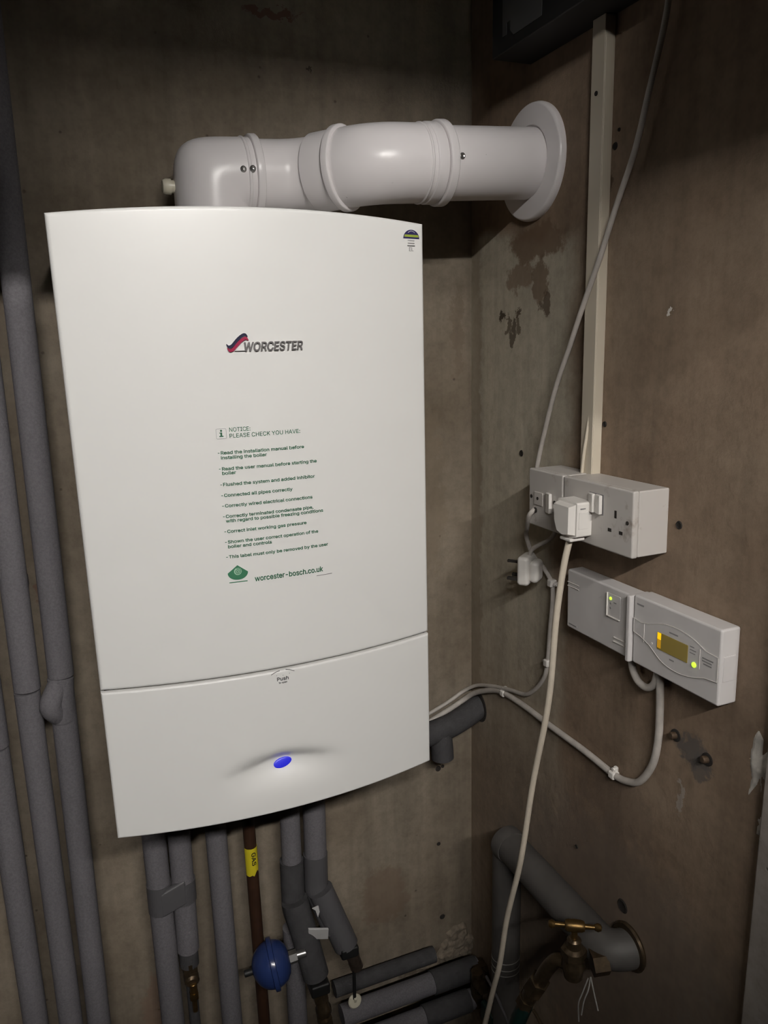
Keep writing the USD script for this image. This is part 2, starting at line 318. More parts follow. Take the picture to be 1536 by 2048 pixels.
def ragged(cy, cz, ry, rz, seed, n=26, amp=.35):
    rs = np.random.RandomState(seed); th = np.linspace(0, 2 * np.pi, n, endpoint=False)
    r = 1 + amp * (rs.rand(n) - .5) + .2 * np.sin(3 * th + seed)
    return Polygon([(cy + ry * a * math.cos(t), cz + rz * a * math.sin(t)) for a, t in zip(r, th)])
def lumpy_patch(poly, depth, seed, step=0.0022):
    """a raised ragged patch as a height field (u, v, h); h falls to 0 at the outline."""
    x0, y0, x1, y1 = poly.bounds
    xs, ys = np.arange(x0, x1 + step, step), np.arange(y0, y1 + step, step)
    X, Y = np.meshgrid(xs, ys, indexing='ij'); q = np.stack([X, Y, 0 * X], -1)
    from shapely import points, contains, distance
    pt = points(np.stack([X.ravel(), Y.ravel()], -1)); ins = contains(poly, pt); d = distance(poly.exterior, pt)
    h = np.where(ins, np.minimum(1, d / .004), -0.3).reshape(X.shape) * depth * (.35 + .9 * meshkit.fbm(q * 120, 4, seed))
    V = np.stack([X.ravel(), Y.ravel(), h.ravel()], -1); ny = len(ys); F = []
    keep = ins.reshape(X.shape)
    for i in range(len(xs) - 1):
        for j in range(ny - 1):
            if keep[i:i + 2, j:j + 2].any():
                a = i * ny + j; F += [(a, a + ny, a + ny + 1), (a, a + ny + 1, a + 1)]
    return V, np.array(F)
def on_back(m): v, f = vf(m); return np.stack([v[:, 0], -v[:, 2], v[:, 1]], -1), f           # (x, z, out of the wall)
def on_right(m, d=0.0): v, f = vf(m); return np.stack([-d - v[:, 2], -v[:, 0], v[:, 1]], -1), f  # (-y, z, out of the wall)

sub(back, 'mortar_patch', on_back(lumpy_patch(ragged(-.038, .428, .043, .042, 3), .010, 1)), 'mortar', 'crumbling pale mortar patch low in the corner')
sub(back, 'mortar_patch', on_back(lumpy_patch(ragged(-.100, .398, .030, .016, 5), .006, 2)), 'mortar')
p = affinity.scale(ragged(.686, 1.226, .014, .036, 8, amp=1.0), 1, 1)
sub(right, 'plaster_patch', on_right(lumpy_patch(p, .002, 4, .0016)), 'plaster', 'chipped white plaster patch at the pier edge')
sub(right, 'plaster_patch', on_right(lumpy_patch(ragged(.695, 1.152, .005, .014, 9, amp=.8), .003, 5, .0012)), 'plaster')
def hole_b(x, z, r): sub(back, 'drill_hole', lathe([(r * 1.25, 0), (r, .0016), (r * .8, .0006), (0, .0004)], (x, .0002, z), (0, -1, 0), 14), 'hole')
def hole_r(y, z, r): sub(right, 'drill_hole', lathe([(r * 1.25, 0), (r, .0016), (r * .8, .0006), (0, .0004)], (.0002, y, z), (-1, 0, 0), 14), 'hole')
for x, z, r in ((-.070, .505, .005), (-.077, .684, .0035), (-.076, .857, .005), (-.066, .860, .003)): hole_b(x, z, r)
for y, z, r in ((-.172, 1.517, .0045), (-.385, 1.586, .0035), (-.537, 1.475, .0045), (-.471, .871, .009), (-.356, .895, .003), (-.384, 1.944, .004), (-.391, 1.962, .002)): hole_r(y, z, r)

# ================================================================== ceiling lamp (just above and behind the viewer)
lx, ly, lz = LAMP_POS
t = Thing('fluorescent_lamp', 'single tube fluorescent batten lamp fixed under the ceiling', 'lamp', (lx, ly, CEIL))
t.part('lamp_body', rbox((lx - .63, ly - .03, lz + .035), (lx + .63, ly + .03, CEIL), .006), 'lampbody')
for s in (-1, 1): t.part('lamp_holder', rbox((lx + s * .605 - .008, ly - .014, lz - .016), (lx + s * .605 + .008, ly + .014, lz + .04), .003), 'lampbody')
t.part('added_lamp_tray', cat(rbox((lx - .64, ly - .07, lz - .110), (lx + .64, ly + .110, lz - .106), .0015), rbox((lx - .64, ly - .072, lz - .110), (lx + .64, ly - .066, CEIL), .002)), 'lampbody')  # unseen tray, shaped to dim the light low on the walls
t.part('fluorescent_tube', rod((lx - LAMP_LEN / 2, ly, lz), (lx + LAMP_LEN / 2, ly, lz), .013, 24), 'tubelamp')

# ================================================================== the boiler
BX0, BX1, BZT, BZB, BZM = -0.6893, -0.2493, 1.850, 1.0991, 1.3015
BD, BOW = 0.3313, 0.0303
def front_y(x):
    u = (np.asarray(x, float) - BX0) / .44
    return -(BD + BOW * (1 - (2 * u - 1) ** 2))
def arch(x): return 0.0087 * (1 - (2 * (np.asarray(x, float) - BX0) / .44 - 1) ** 2)
def scoop(x, z):
    """finger scoop around the blue lens: hollow that runs in steeply from above and out slowly below."""
    u = (x + .4760 + .10 * (z - 1.165)) / .052
    v = z - (1.1690 - .006 * np.abs(u) ** 1.3)
    prof = np.where(v > 0, np.exp(-(v / .0125) ** 2), np.exp(-(v / .024) ** 2))
    return .0160 * prof * np.exp(-np.abs(u) ** 2.2)
def panel(z0, z1, top_arch, thick, rnd, hole=False, nu=70, nv=40):
    def lin(a, b, n, r):
        e = r * np.array([0, .1, .25, .45, .7, 1.0])
        return np.unique(np.r_[a + e, np.linspace(a + r, b - r, n), b - e])
    xs, zs = lin(BX0, BX1, nu, rnd), lin(z0, z1, nv, rnd)
    X, Z = np.meshgrid(xs, zs, indexing='ij')
    d = np.minimum(np.minimum(X - BX0, BX1 - X), np.minimum(Z - z0, z1 - Z)); d = np.clip(d, 0, rnd)
    Y = front_y(X) + (rnd - np.sqrt(rnd ** 2 - (rnd - d) ** 2))
    if hole: Y = Y + scoop(X, Z)
    Zs = Z + (arch(X) * (Z - z0) / (z1 - z0) if top_arch else 0)
    nx, nz = X.shape; V = np.stack([X, Y, Zs], -1).reshape(-1, 3); F = []
    for i in range(nx - 1):
        for j in range(nz - 1):
            a = i * nz + j; F += [(a, a + nz, a + nz + 1), (a, a + nz + 1, a + 1)]
    # skirt back along the outline and a flat rear
    ring = [i * nz for i in range(nx)] + [(nx - 1) * nz + j for j in range(1, nz)] + [i * nz + nz - 1 for i in range(nx - 2, -1, -1)] + [j for j in range(nz - 2, 0, -1)]
    o = len(V); back_ = V[ring].copy(); back_[:, 1] = back_[:, 1] + thick; V = np.vstack([V, back_]); m = len(ring)
    for k in range(m):
        a, b = ring[k], ring[(k + 1) % m]; F += [(a, o + k, o + (k + 1) % m), (a, o + (k + 1) % m, b)]
    c = len(V); V = np.vstack([V, V[o:].mean(0)])
    for k in range(m): F.append((c, o + (k + 1) % m, o + k))
    tm = trimesh.Trimesh(V, np.array(F), process=False)
    return (V, np.array(F)) if tm.volume > 0 else (V, np.array(F)[:, ::-1])
B = Thing('boiler', 'large white bow-fronted wall boiler with green printed notice', 'boiler', ((BX0 + BX1) / 2, -.17, BZB))
B.part('casing', rbox((BX0 + .006, -.318, BZB + .012), (BX1 - .006, 0, BZT - .010), .006), 'white')
FP = B.part('front_panel', panel(BZM + .0014, BZT, True, .028, .0045), 'white', smooth=40)
CF = B.part('control_flap', panel(BZB, BZM - .0014, False, .028, .0030, True, 150, 110), 'white', smooth=40)
B.part('panel_gap', box((BX0 + .004, -.325, BZM - .006), (BX1 - .004, -.315, BZM + .006)), 'hole')
def on_front(mesh, x0, z0, lift=0.00035, sx=1.0, sz=1.0):
    """lays flat (x, y, thickness) lettering on the bowed front."""
    v, f = vf(mesh); x = x0 + v[:, 0] * sx; z = z0 + v[:, 1] * sz
    return np.stack([x, front_y(x) + .0001 - (v[:, 2]) * 1.0 - lift * (v[:, 2] > 1e-6), z], -1), f
def lettering(txt, x0, z0, x1, cap, bold=False):
    m = meshkit.text_mesh(txt, cap, .0003, bold); v, f = vf(m)
    v[:, 0] -= v[:, 0].min(); w = v[:, 0].max()
    return on_front((v, f), x0, z0, sx=(x1 - x0) / w)
LINES = [("Read the installation manual before", -.5284, 1.5834, -.4275), ("installing the boiler", -.5286, 1.5776, -.4742), ("Read the user manual before starting the", -.5284, 1.5644, -.4119),
         ("boiler", -.5286, 1.5592, -.5123), ("Flushed the system and added inhibitor", -.5284, 1.5456, -.4153), ("Connected all pipes correctly", -.5282, 1.5325, -.4449), ("Correctly wired electrical connections", -.528, 1.5198, -.4196),
         ("Correctly terminated condensate pipe,", -.528, 1.5068, -.4192), ("with regard to possible freezing conditions", -.5282, 1.5012, -.4064), ("Correct inlet working gas pressure", -.5276, 1.4882, -.4291),
         ("Shown the user correct operation of the", -.5278, 1.4752, -.4142), ("boiler and controls", -.528, 1.4693, -.4746), ("This label must only be removed by the user", -.5278, 1.4565, -.4017)]
for txt, x0, z0, x1 in LINES:
    B.part('notice_line', lettering(txt, x0, z0, x1, .0037, True), 'greenink', FP, smooth=False)
for x, z in ((-.5318, 1.5848), (-.5318, 1.5660), (-.5316, 1.5470), (-.5314, 1.5340), (-.5313, 1.5213), (-.5312, 1.5083), (-.5310, 1.4897), (-.5310, 1.4767), (-.5310, 1.4580)):
    B.part('notice_dash', on_front(extrude(Polygon([(0, 0), (.0019, 0), (.0019, .0006), (0, .0006)]), .0003), x, z), 'greenink', FP, smooth=False)
B.part('notice_heading', lettering("NOTICE:", -.5167, 1.6094, -.4921, .0048), 'greenink', FP, smooth=False)
B.part('notice_heading', lettering("PLEASE CHECK YOU HAVE:", -.5168, 1.6022, -.4315, .0048), 'greenink', FP, smooth=False)
B.part('web_address', lettering("worcester-bosch.co.uk", -.4984, 1.4238, -.4101, .0064, True), 'greenink', FP, smooth=False)
B.part('fine_print', on_front(extrude(Polygon([(0, 0), (.021, 0), (.021, .0007), (0, .0007)]), .0003), -.4190, 1.4185), 'midgrey', FP, smooth=False)
sq = Point(0, 0).buffer(.0001); sq = Polygon([(-.0045, -.0045), (.0045, -.0045), (.0045, .0045), (-.0045, .0045)]).buffer(.0015)
B.part('information_frame', on_front(extrude(sq.difference(sq.buffer(-.0004)), .0003), -.5262, 1.6077), 'lightgrey', FP, smooth=False)
ii = unary_union([Polygon([(-.0010, -.0036), (.0010, -.0036), (.0010, .0014), (-.0010, .0014)]), Polygon([(-.0023, -.0036), (.0023, -.0036), (.0023, -.0025), (-.0023, -.0025)]), Polygon([(-.0021, .0005), (.0010, .0005), (.0010, .0014), (-.0021, .0014)]), Point(0, .0034).buffer(.0012)])
B.part('information_letter', on_front(extrude(ii, .0003), -.5262, 1.6077), 'greenink', FP, smooth=False)
# fan-shaped green emblem with a spiral
fan = Polygon([(0, .0095), (.0118, .0005)] + [(.0118 * math.cos(a), .0005 - .0085 * math.sin(a)) for a in np.linspace(0, np.pi, 20)] + [(-.0118, .0005)]).buffer(.0004)
eye = Point(0, .0022).buffer(.0046)
B.part('green_emblem', on_front(extrude(fan.difference(eye), .0003), -.5185, 1.4368), 'green', FP, smooth=False)
th = np.linspace(.4, 4.6 * np.pi, 80); sp = LineString([(.00028 * a * math.cos(a), .0022 + .00028 * a * math.sin(a)) for a in th]).buffer(.00042)
B.part('emblem_eye', on_front(extrude(eye.difference(sp), .0003), -.5185, 1.4368), 'palegreen', FP, smooth=False)
B.part('emblem_spiral', on_front(extrude(sp, .0003), -.5185, 1.4368), 'green', FP, smooth=False)
B.part('emblem_caption', on_front(extrude(Polygon([(-.011, 0), (.011, 0), (.011, .0009), (-.011, .0009)]), .0003), -.5185, 1.4252), 'green', FP, smooth=False)
# badge: two swooshes, underline and raised capitals
def swoosh(dx, dz, w):
    c = spline([(-.0130, .0022), (-.0105, -.0008), (-.0065, .0005), (-.001, .0062), (.004, .0105), (.0085, .0125), (.0115, .0100)], 8)
    wd = np.interp(np.linspace(0, 1, len(c)), [0, .18, .5, .8, 1], [.15, .95, 1, 1, .2]) * w
    tdir = np.gradient(c, axis=0); tdir /= np.linalg.norm(tdir, axis=1)[:, None]; nn = np.stack([-tdir[:, 1], tdir[:, 0]], -1)
    return affinity.translate(Polygon(np.vstack([c + nn * wd[:, None], (c - nn * wd[:, None])[::-1]])).buffer(0), dx, dz)
B.part('badge_swoosh', on_front(extrude(swoosh(-.5003, 1.7071, .0017), .0022), 0, 0), 'navy', FP, 'navy swoosh of the badge')
B.part('badge_swoosh', on_front(extrude(swoosh(-.4995, 1.7030, .0017), .0022), 0, 0), 'red', FP, 'red swoosh of the badge')
B.part('badge_underline', on_front(extrude(Polygon([(-.5045, 1.7010), (-.4915, 1.7010), (-.4915, 1.7018), (-.5035, 1.7018)]), .0016), 0, 0), 'badge', FP)
bm = meshkit.text_mesh("WORCESTER", .0098, .0026, True); v, f = vf(bm); v[:, 0] -= v[:, 0].min(); w_ = v[:, 0].max(); v[:, 0] += v[:, 1] * .18
B.part('badge_lettering', on_front((v, f), -.4945, 1.7010, sx=.0705 / w_), 'badge', FP, smooth=False)
# energy sticker
dome = Polygon([(.0122 * math.cos(a), .0105 * math.sin(a)) for a in np.linspace(0, np.pi, 30)])
st = B.part('energy_sticker', on_front(extrude(dome, .0003), -.2685, 1.8312), 'indigo', FP, 'blue domed sticker with lime stripe')
B.part('sticker_stripe', on_front(extrude(dome.buffer(-.0009).intersection(Polygon([(-.02, .0018), (.02, .0018), (.02, .0046), (-.02, .0046)])), .0006), -.2685, 1.8312), 'lime', FP, smooth=False)
B.part('sticker_stripe', on_front(extrude(LineString([(.0078 * math.cos(a), .0004 + .0085 * math.sin(a)) for a in np.linspace(.9, np.pi - .9, 16)]).buffer(.0004), .0006), -.2685, 1.8312), 'lightgrey', FP, smooth=False)
for z, wd, m_ in ((1.8285, .010, 'lightgrey'), (1.8252, .010, 'midgrey'), (1.8222, .0115, 'greyink')):
    B.part('sticker_print', on_front(extrude(Polygon([(-wd / 2, 0), (wd / 2, 0), (wd / 2, .0010), (-wd / 2, .0010)]), .0003), -.2690, z), m_, FP, smooth=False)
B.part('sticker_print', lettering("EL", -.2722, 1.8165, -.2655, .0045, False), 'midgrey', FP, smooth=False)
# push mark on the flap
B.part('push_lettering', lettering("Push", -.4786, 1.2866, -.4634, .0046, True), 'greyink', CF, smooth=False)
B.part('push_lettering', lettering("to open", -.4766, 1.2826, -.4655, .0022, True), 'greyink', CF, smooth=False)
for s in (-1, 1):
    B.part('push_arc', on_front(extrude(LineString([(s * .0042, .0100), (s * .009, .0088), (s * .0150, .0060)]).buffer(.0004), .0003), -.4705, 1.2905), 'midgrey', CF, smooth=False)
for s in (-1, 0, 1):
    B.part('push_arrow', on_front(extrude(Polygon([(-.0008, .0012), (.0008, .0012), (0, 0)]), .0003), -.4705 + s * .0085, 1.2925 + abs(s) * .001), 'lightgrey', CF, smooth=False)
# blue indicator lens in the scoop
ln = lathe([(.0120, 0), (.0120, .0016), (.0100, .0026), (0, .0032)], (0, 0, 0), (0, 0, 1), 36)
v, f = vf(ln); v = v * np.array([1.02, .50, 1]); xx = -.4747 + v[:, 0]; zz = 1.1630 + v[:, 1] + .12 * v[:, 0]
yy = front_y(xx) + scoop(xx, zz) - v[:, 2]
B.part('indicator_lens', (np.stack([xx, yy, zz], -1), f), 'lens', CF, 'glowing blue oval indicator lens')

# ================================================================== flue
FS = .050
def fz(x): return 1.956 + FS * (x + .07)
Y1, Y2 = -.102, -.194
corner = [(-.469, Y1, BZT - .0095), (-.469, Y1, fz(-.469)), (-.340, Y1, fz(-.340)), (-.262, Y2, fz(-.262)), (.02, Y2, fz(.02))]
F = Thing('flue_pipe', 'fat white flue pipe with elbow joints running from boiler top to wall', 'flue pipe', (-.469, Y1, BZT))
def leg(a, b, r): return sweep(dense(np.array([a, b], float), .02), r, 64)
full = fillet_path(corner, [.042, .075, .080], 16)
def between(c0, c1): return np.array([q for q in full if c0(q) and c1(q)])
RE, ex, ez = .0515, -.469, fz(-.469)
def elbow_mesh(seg=72, nturn=28, n=5.2):
    """square-shouldered moulded elbow: sections fan about the inner corner, pushed out towards the outer corner."""
    rows, th = [], np.linspace(0, 2 * np.pi, seg, endpoint=False)
    px, pz = ex + RE, ez - RE
    def section(phi, k): # k stretches the distance from the inner corner
        d = (RE - RE * np.cos(th)) * k; lat = RE * np.sin(th)
        return np.stack([px - d * math.cos(phi), Y1 + lat, pz + d * math.sin(phi)], -1)
    a = section(0, 1); a[:, 2] = BZT - .0095; rows.append(a)
    for phi in np.linspace(0, np.pi / 2, nturn): rows.append(section(phi, (abs(math.cos(phi)) ** n + abs(math.sin(phi)) ** n) ** (-1 / n)))
    b = section(np.pi / 2, 1); b[:, 0] = -.405; rows.append(b)
    V = np.vstack(rows); V[:, 2] += FS * (V[:, 0] - ex) * np.clip((V[:, 2] - (BZT - .0095)) / .05, 0, 1)
    m = len(rows); F = []
    for i in range(m - 1):
        for k in range(seg):
            p_, q_ = i * seg + k, i * seg + (k + 1) % seg; F += [(p_, q_, q_ + seg), (p_, q_ + seg, p_ + seg)]
    V = np.vstack([V, rows[0].mean(0), V[-seg:].mean(0)])
    for k in range(seg): F += [(m * seg, (k + 1) % seg, k), (m * seg + 1, (m - 1) * seg + k, (m - 1) * seg + (k + 1) % seg)]
    F = np.array(F); tm = trimesh.Trimesh(V, F, process=False)
    return (V, F) if tm.volume > 0 else (V, F[:, ::-1])
F.part('elbow', elbow_mesh(), 'flue', smooth=50)
lower = np.vstack([[(-.412, Y1, fz(-.412))], full[17:33], [np.array(corner[2]) * .35 + np.array(corner[3]) * .65]])
F.part('bend', sweep(dense(lower, .008), .0492, 72), 'flue', smooth=40)
d12 = np.array(corner[3]) - np.array(corner[2]); d12 /= np.linalg.norm(d12)
pm = np.array(corner[2]) * .5 + np.array(corner[3]) * .5
upper = np.vstack([[pm], full[33:49], [(-.172, Y2, fz(-.172))]])
F.part('bend', sweep(dense(upper, .008), .0525, 72), 'flue', smooth=40)
F.part('straight_pipe', leg((-.185, Y2, fz(-.185)), (.03, Y2, fz(.03)), .0500), 'flue', smooth=40)
dx = np.array([1, 0, FS]) / math.hypot(1, FS)
def ring(c, d, r, w, name='collar'):
    d = np.asarray(d, float); e = .0022
    return F.part(name, lathe([(r - .004, -w / 2), (r - e * .6, -w / 2 + .0005), (r, -w / 2 + e), (r, w / 2 - e), (r - e * .6, w / 2 - .0005), (r - .004, w / 2)], c, d, 72), 'flue', smooth=50)
ring((-.4085, Y1, fz(-.4085)), dx, .0560, .012)
ring((-.4235, Y1, fz(-.4235)), dx, .0530, .006)
ring(pm - d12 * .010, d12, .0530, .036, 'socket')
ring(pm + d12 * .016, d12, .0575, .012)
ring((-.160, Y2, fz(-.160)), dx, .0575, .014)
ring((-.176, Y2, fz(-.176)), dx, .0545, .018, 'socket')
ring((-.192, Y2, fz(-.192)), dx, .0540, .005)
F.part('wall_plate', lathe([(.0505, -.001), (.0825, -.001), (.0830, .004), (.0815, .009), (.0785, .0115), (.0515, .0115), (.0505, .009)], (0, Y2 - .001, fz(0) + .001), (-1, 0, 0), 80), 'flue', smooth=40)
F.part('sampling_cap', cat(lathe([(.0085, 0), (.0085, .005), (.0105, .005), (.0105, .012), (.0085, .016), (.005, .017)], (-.5195, Y1, 1.921), (-1, 0, 0), 20)), 'ivory', label='small cream sampling cap')
def screw(x, y, z, n=(0, -1, 0)):
    F.part('screw', lathe([(.0043, 0), (.0043, .0012), (.0030, .0020), (.0014, .0014), (0, .0010)], (x, y, z), n, 16), 'steel')
screw(-.4335, Y1 - .0508, 1.9385); screw(-.4210, Y1 - .0535, 1.9393); screw(-.1475, Y2 - .0500, 1.9525)

# ================================================================== lagged pipes beside the boiler
LG = 'grey lagged pipes'
def lagged(name, label, segs, mat='foam', group=LG, cat_='pipe'):
    base = segs[0][1]
    t = Thing(name, label, cat_, base, group)
    for nm, a, b, r in segs: t.part(nm, sweep(dense(np.array([a, b], float), .05), r, 36), mat)
    return t
t = lagged('lagged_pipe', 'grey lagged vertical pipe nearest the left side of the boiler, with a side joint', [('lagging', (-.762, -.05, 0.0), (-.7455, -.05, 1.213), .0185), ('lagging', (-.7435, -.05, 1.2165), (-.731, -.05, 2.16), .0190)])
t.part('tee_joint', cat(sweep(spline([(-.7445, -.050, 1.214), (-.746, -.051, 1.195), (-.7475, -.052, 1.170), (-.7475, -.050, 1.140)], 8), np.r_[.0165, np.full(23, .0190), .0165], 32),
                        sweep(spline([(-.7385, -.048, 1.228), (-.750, -.056, 1.203), (-.7615, -.064, 1.180), (-.7600, -.062, 1.166), (-.750, -.052, 1.145)], 8), np.interp(np.linspace(0, 1, 33), [0, .25, .5, .75, 1], [.010, .0155, .0165, .0165, .013]), 32)), 'foam', label='grey lagged tee stub')
t.part('pipe_clip', rbox((-.757, -.062, 1.349), (-.7515, 0, 1.369), .003), 'foam')
t = lagged('lagged_pipe', 'grey lagged vertical pipe at the left picture edge, cut joint level with the boiler flap', [('lagging', (-.8015, -.05, 0.0), (-.7935, -.05, 1.2005), .0185), ('lagging', (-.7925, -.05, 1.204), (-.782, -.05, 2.16), .0192)])
t.part('pipe_clip', rbox((-.779, -.058, 1.352), (-.7735, 0, 1.372), .003), 'foam')
lagged('lagged_pipe', 'outermost grey lagged pipe, cut off by the lower left picture corner', [('lagging', (-.8525, -.055, 0.0), (-.8465, -.055, 1.12), .0190), ('lagging', (-.846, -.055, 1.123), (-.838, -.055, 2.16), .0195)])

def pipe_under(name, label, x_top, x_bot, r, z_bot, mat='foam', y=-.06):
    t = Thing(name, label, 'pipe', (x_bot, y, z_bot), LG)
    t.part('lagging', sweep(dense(np.array([(x_bot, y, z_bot), (x_top, y, BZB + .012)], float), .05), r, 36), mat)
    return t
t1 = pipe_under('lagged_pipe', 'leftmost grey lagged pipe under the boiler', -.634, -.6345, .0195, 0.0)
t2 = Thing('lagged_pipe', 'short grey lagged pipe under the boiler ending in a brass drain cock', 'pipe', (-.597, -.06, .56), LG)
t2.part('lagging', sweep(dense(np.array([(-.5965, -.06, .672), (-.5905, -.06, BZB + .012)], float), .05), .0190, 36), 'foam')
t2.part('lagging_end', sweep(dense(np.array([(-.5968, -.06, .640), (-.5965, -.06, .673)], float), .05), .0165, 32), 'foam_dark')
t2.part('copper_pipe', rod((-.597, -.06, 0.0), (-.597, -.06, .645), .0095), 'foam_dark')
dc = t2.part('drain_cock', cat(lathe([(.010, 0), (.013, .003), (.013, .016), (.009, .020)], (-.597, -.064, .622), (0, -1, -.15), 20), hexnut((-.597, -.064, .624), (-.597, -.064, .650), .014)), 'brassdark', label='dull brass drain cock body')
t2.part('spindle', cat(rod((-.596, -.082, .598), (-.596, -.082, .618), .0065, 16, .001), hexnut((-.596, -.082, .586), (-.596, -.082, .600), .0082), rod((-.596, -.082, .560), (-.596, -.082, .587), .0045, 14)), 'brass', dc)
band = cat(*[sweep(dense(np.array([(xa, -.06, z0), (xa + .0003, -.06, z1)], float), .02), rr, 36) for xa, z0, z1, rr in ((-.6343, .765, .818, .0208), (-.5945, .772, .812, .0205))],
           xf(rbox((-.636, -.0812, .769), (-.592, -.070, .815), .004), lambda v: v + np.stack([0 * v[:, 0], 0 * v[:, 0], (v[:, 0] + .615) * .35], -1)))
tb = single('tape_band', band, 'tape', 'wide grey tape band wrapped round the two leftmost pipes under the boiler', 'tape')
pipe_under('lagged_pipe', 'slim grey lagged pipe under the boiler standing just left of the brown gas pipe', -.5325, -.531, .0182, 0.0)
t = Thing('gas_pipe', 'thin brown painted pipe with a torn yellow label under the boiler', 'pipe', (-.472, -.06, 0))
GA, GB = np.array((-.4705, -.06, 0.0)), np.array((-.4765, -.06, BZB + .012))
def gx(z): return GA[0] + (GB[0] - GA[0]) * z / GB[2]
t.part('pipe', rod(GA, GB, .0108, 32), 'gas')
# torn yellow wrap with lettering on it
def wrap(poly_uv, r, zc, out):
    """lays (arc length, height) polygons round the gas pipe, arc 0 facing the viewer."""
    m = extrude(poly_uv, out); v, f = vf(trimesh.Trimesh(*trimesh.remesh.subdivide_to_size(*vf(m), .0025)))
    a = v[:, 0] / r + .17; rr = r + v[:, 2]
    z = zc + v[:, 1]
    return np.stack([gx(z) - rr * np.sin(a) * -1, -.06 - rr * np.cos(a), z], -1), f
tag_poly = Polygon([(-.017, .024), (.017, .024), (.017, -.016), (.0105, -.0185), (.0085, -.026), (.0065, -.021), (.0030, -.0245), (-.0005, -.031), (-.004, -.0285), (-.009, -.031), (-.017, -.030)])
gl = t.part('gas_label', wrap(tag_poly, .0111, .817, .0004), 'yellow', label='torn yellow label lettered GAS', smooth=40)
gm = meshkit.text_mesh("GAS", .0074, .0003, True); v, f = vf(gm); v[:, 0] -= v[:, 0].min(); w_ = v[:, 0].max()
v, f = trimesh.remesh.subdivide_to_size(v, f, .002)
uu, hh = v[:, 1] - .0030, .0165 - v[:, 0] * (.026 / w_); a = uu / .0115 + .17; zz = .817 + hh; rr = .0115 + v[:, 2]
t.part('gas_lettering', (np.stack([gx(zz) + rr * np.sin(a), -.06 - rr * np.cos(a), zz], -1), f), 'black', gl, smooth=False)

# ------------------------------------------------------------------ pipes with angled lagged valves
P5 = Thing('lagged_pipe', 'grey lagged pipe right of the gas pipe, bending forward into a black handled valve', 'pipe', (-.40, -.06, 0), LG)
P5.part('lagging', sweep(dense(np.array([(-.4035, -.06, .70), (-.3975, -.06, BZB + .012)], float), .05), .0180, 36), 'foam')
P5.part('elbow_wrap', sweep(fillet_path([(-.4025, -.06, .79), (-.404, -.06, .690), (-.375, -.092, .560)], .05, 12), .0215, 36), 'foam_dark')
P5.part('angled_lagging', sweep(dense(np.array([(-.4045, -.072, .715), (-.378, -.095, .562)], float), .03), .0240, 36), 'foam_dark')
P5.part('lower_lagging', sweep(dense(np.array([(-.408, -.05, 0.0), (-.406, -.05, .640)], float), .05), .0185, 32), 'foam')
P5.part('valve_handle', rbox((-.3935, -.118, .532), (-.3575, -.082, .556), .004), 'black', label='black valve handle')
P5.part('valve_body', cat(hexnut((-.371, -.095, .506), (-.374, -.096, .534), .0150), lathe([(.010, 0), (.0125, .004), (.0125, .020), (.015, .024), (.015, .034), (.011, .040)], (-.370, -.095, .508), (.11, -.01, -1), 20), hexnut((-.366, -.095, .462), (-.364, -.095, .440), .0150), rod((-.366, -.095, .470), (-.352, -.095, .36), .009)), 'brassdark', label='tarnished brass isolating valve')
P6 = Thing('lagged_pipe', 'rightmost grey lagged pipe under the boiler, bending forward into a bronze valve', 'pipe', (-.36, -.06, .6), LG)
P6.part('lagging', sweep(dense(np.array([(-.3585, -.06, .700), (-.352, -.06, BZB + .012)], float), .05), .0205, 36), 'foam')
P6.part('elbow_wrap', sweep(fillet_path([(-.3575, -.06, .790), (-.359, -.06, .715), (-.335, -.085, .640)], .04, 12), .0222, 36), 'tape')
P6.part('angled_lagging', sweep(dense(np.array([(-.3555, -.074, .722), (-.3175, -.096, .606)], float), .03), .0232, 36), 'tape')
P6.part('valve_handle', rbox((-.333, -.118, .592), (-.299, -.084, .614), .004), 'black', label='black valve handle')
P6.part('valve_body', cat(lathe([(.008, 0), (.0115, .003), (.0130, .012), (.0115, .020), (.0125, .024), (.0125, .040), (.008, .045)], (-.3085, -.098, .590), (.25, 0, -1), 24)), 'bronze', label='bronze valve body')
rodp = P6.part('lever_rod', rod((-.3065, -.104, .556), (-.308, -.106, .490), .0032, 14), 'black')
P6.part('lever_knob', cat(lathe([(.0125, 0), (.0135, .0015), (.0135, .004), (.0115, .006), (.004, .0065)], (-.3075, -.101, .482), (.1, -1, .25), 28), rod((-.3075, -.106, .484), (-.3075, -.110, .494), .003, 10)), 'ivory', rodp, label='round ivory knob')
single('foil_strip', xf(rbox((-.390, -.103, .640), (-.352, -.098, .668), .0015), lambda v: v + np.stack([0 * v[:, 0], -.25 * (v[:, 2] - .654), -.35 * (v[:, 0] + .371)], -1)), 'foil', 'small strip of silver foil tape between the two angled lagged pipes', 'tape')
single('foil_tag', xf(extrude(Polygon([(-.378, .704), (-.356, .708), (-.362, .700), (-.368, .682), (-.372, .698)]), .0016), lambda v: np.stack([v[:, 0], -.0925 - v[:, 2], v[:, 1]], -1)), 'foil', 'torn silver tape tag above the foil strip between lagged pipes', 'tape')

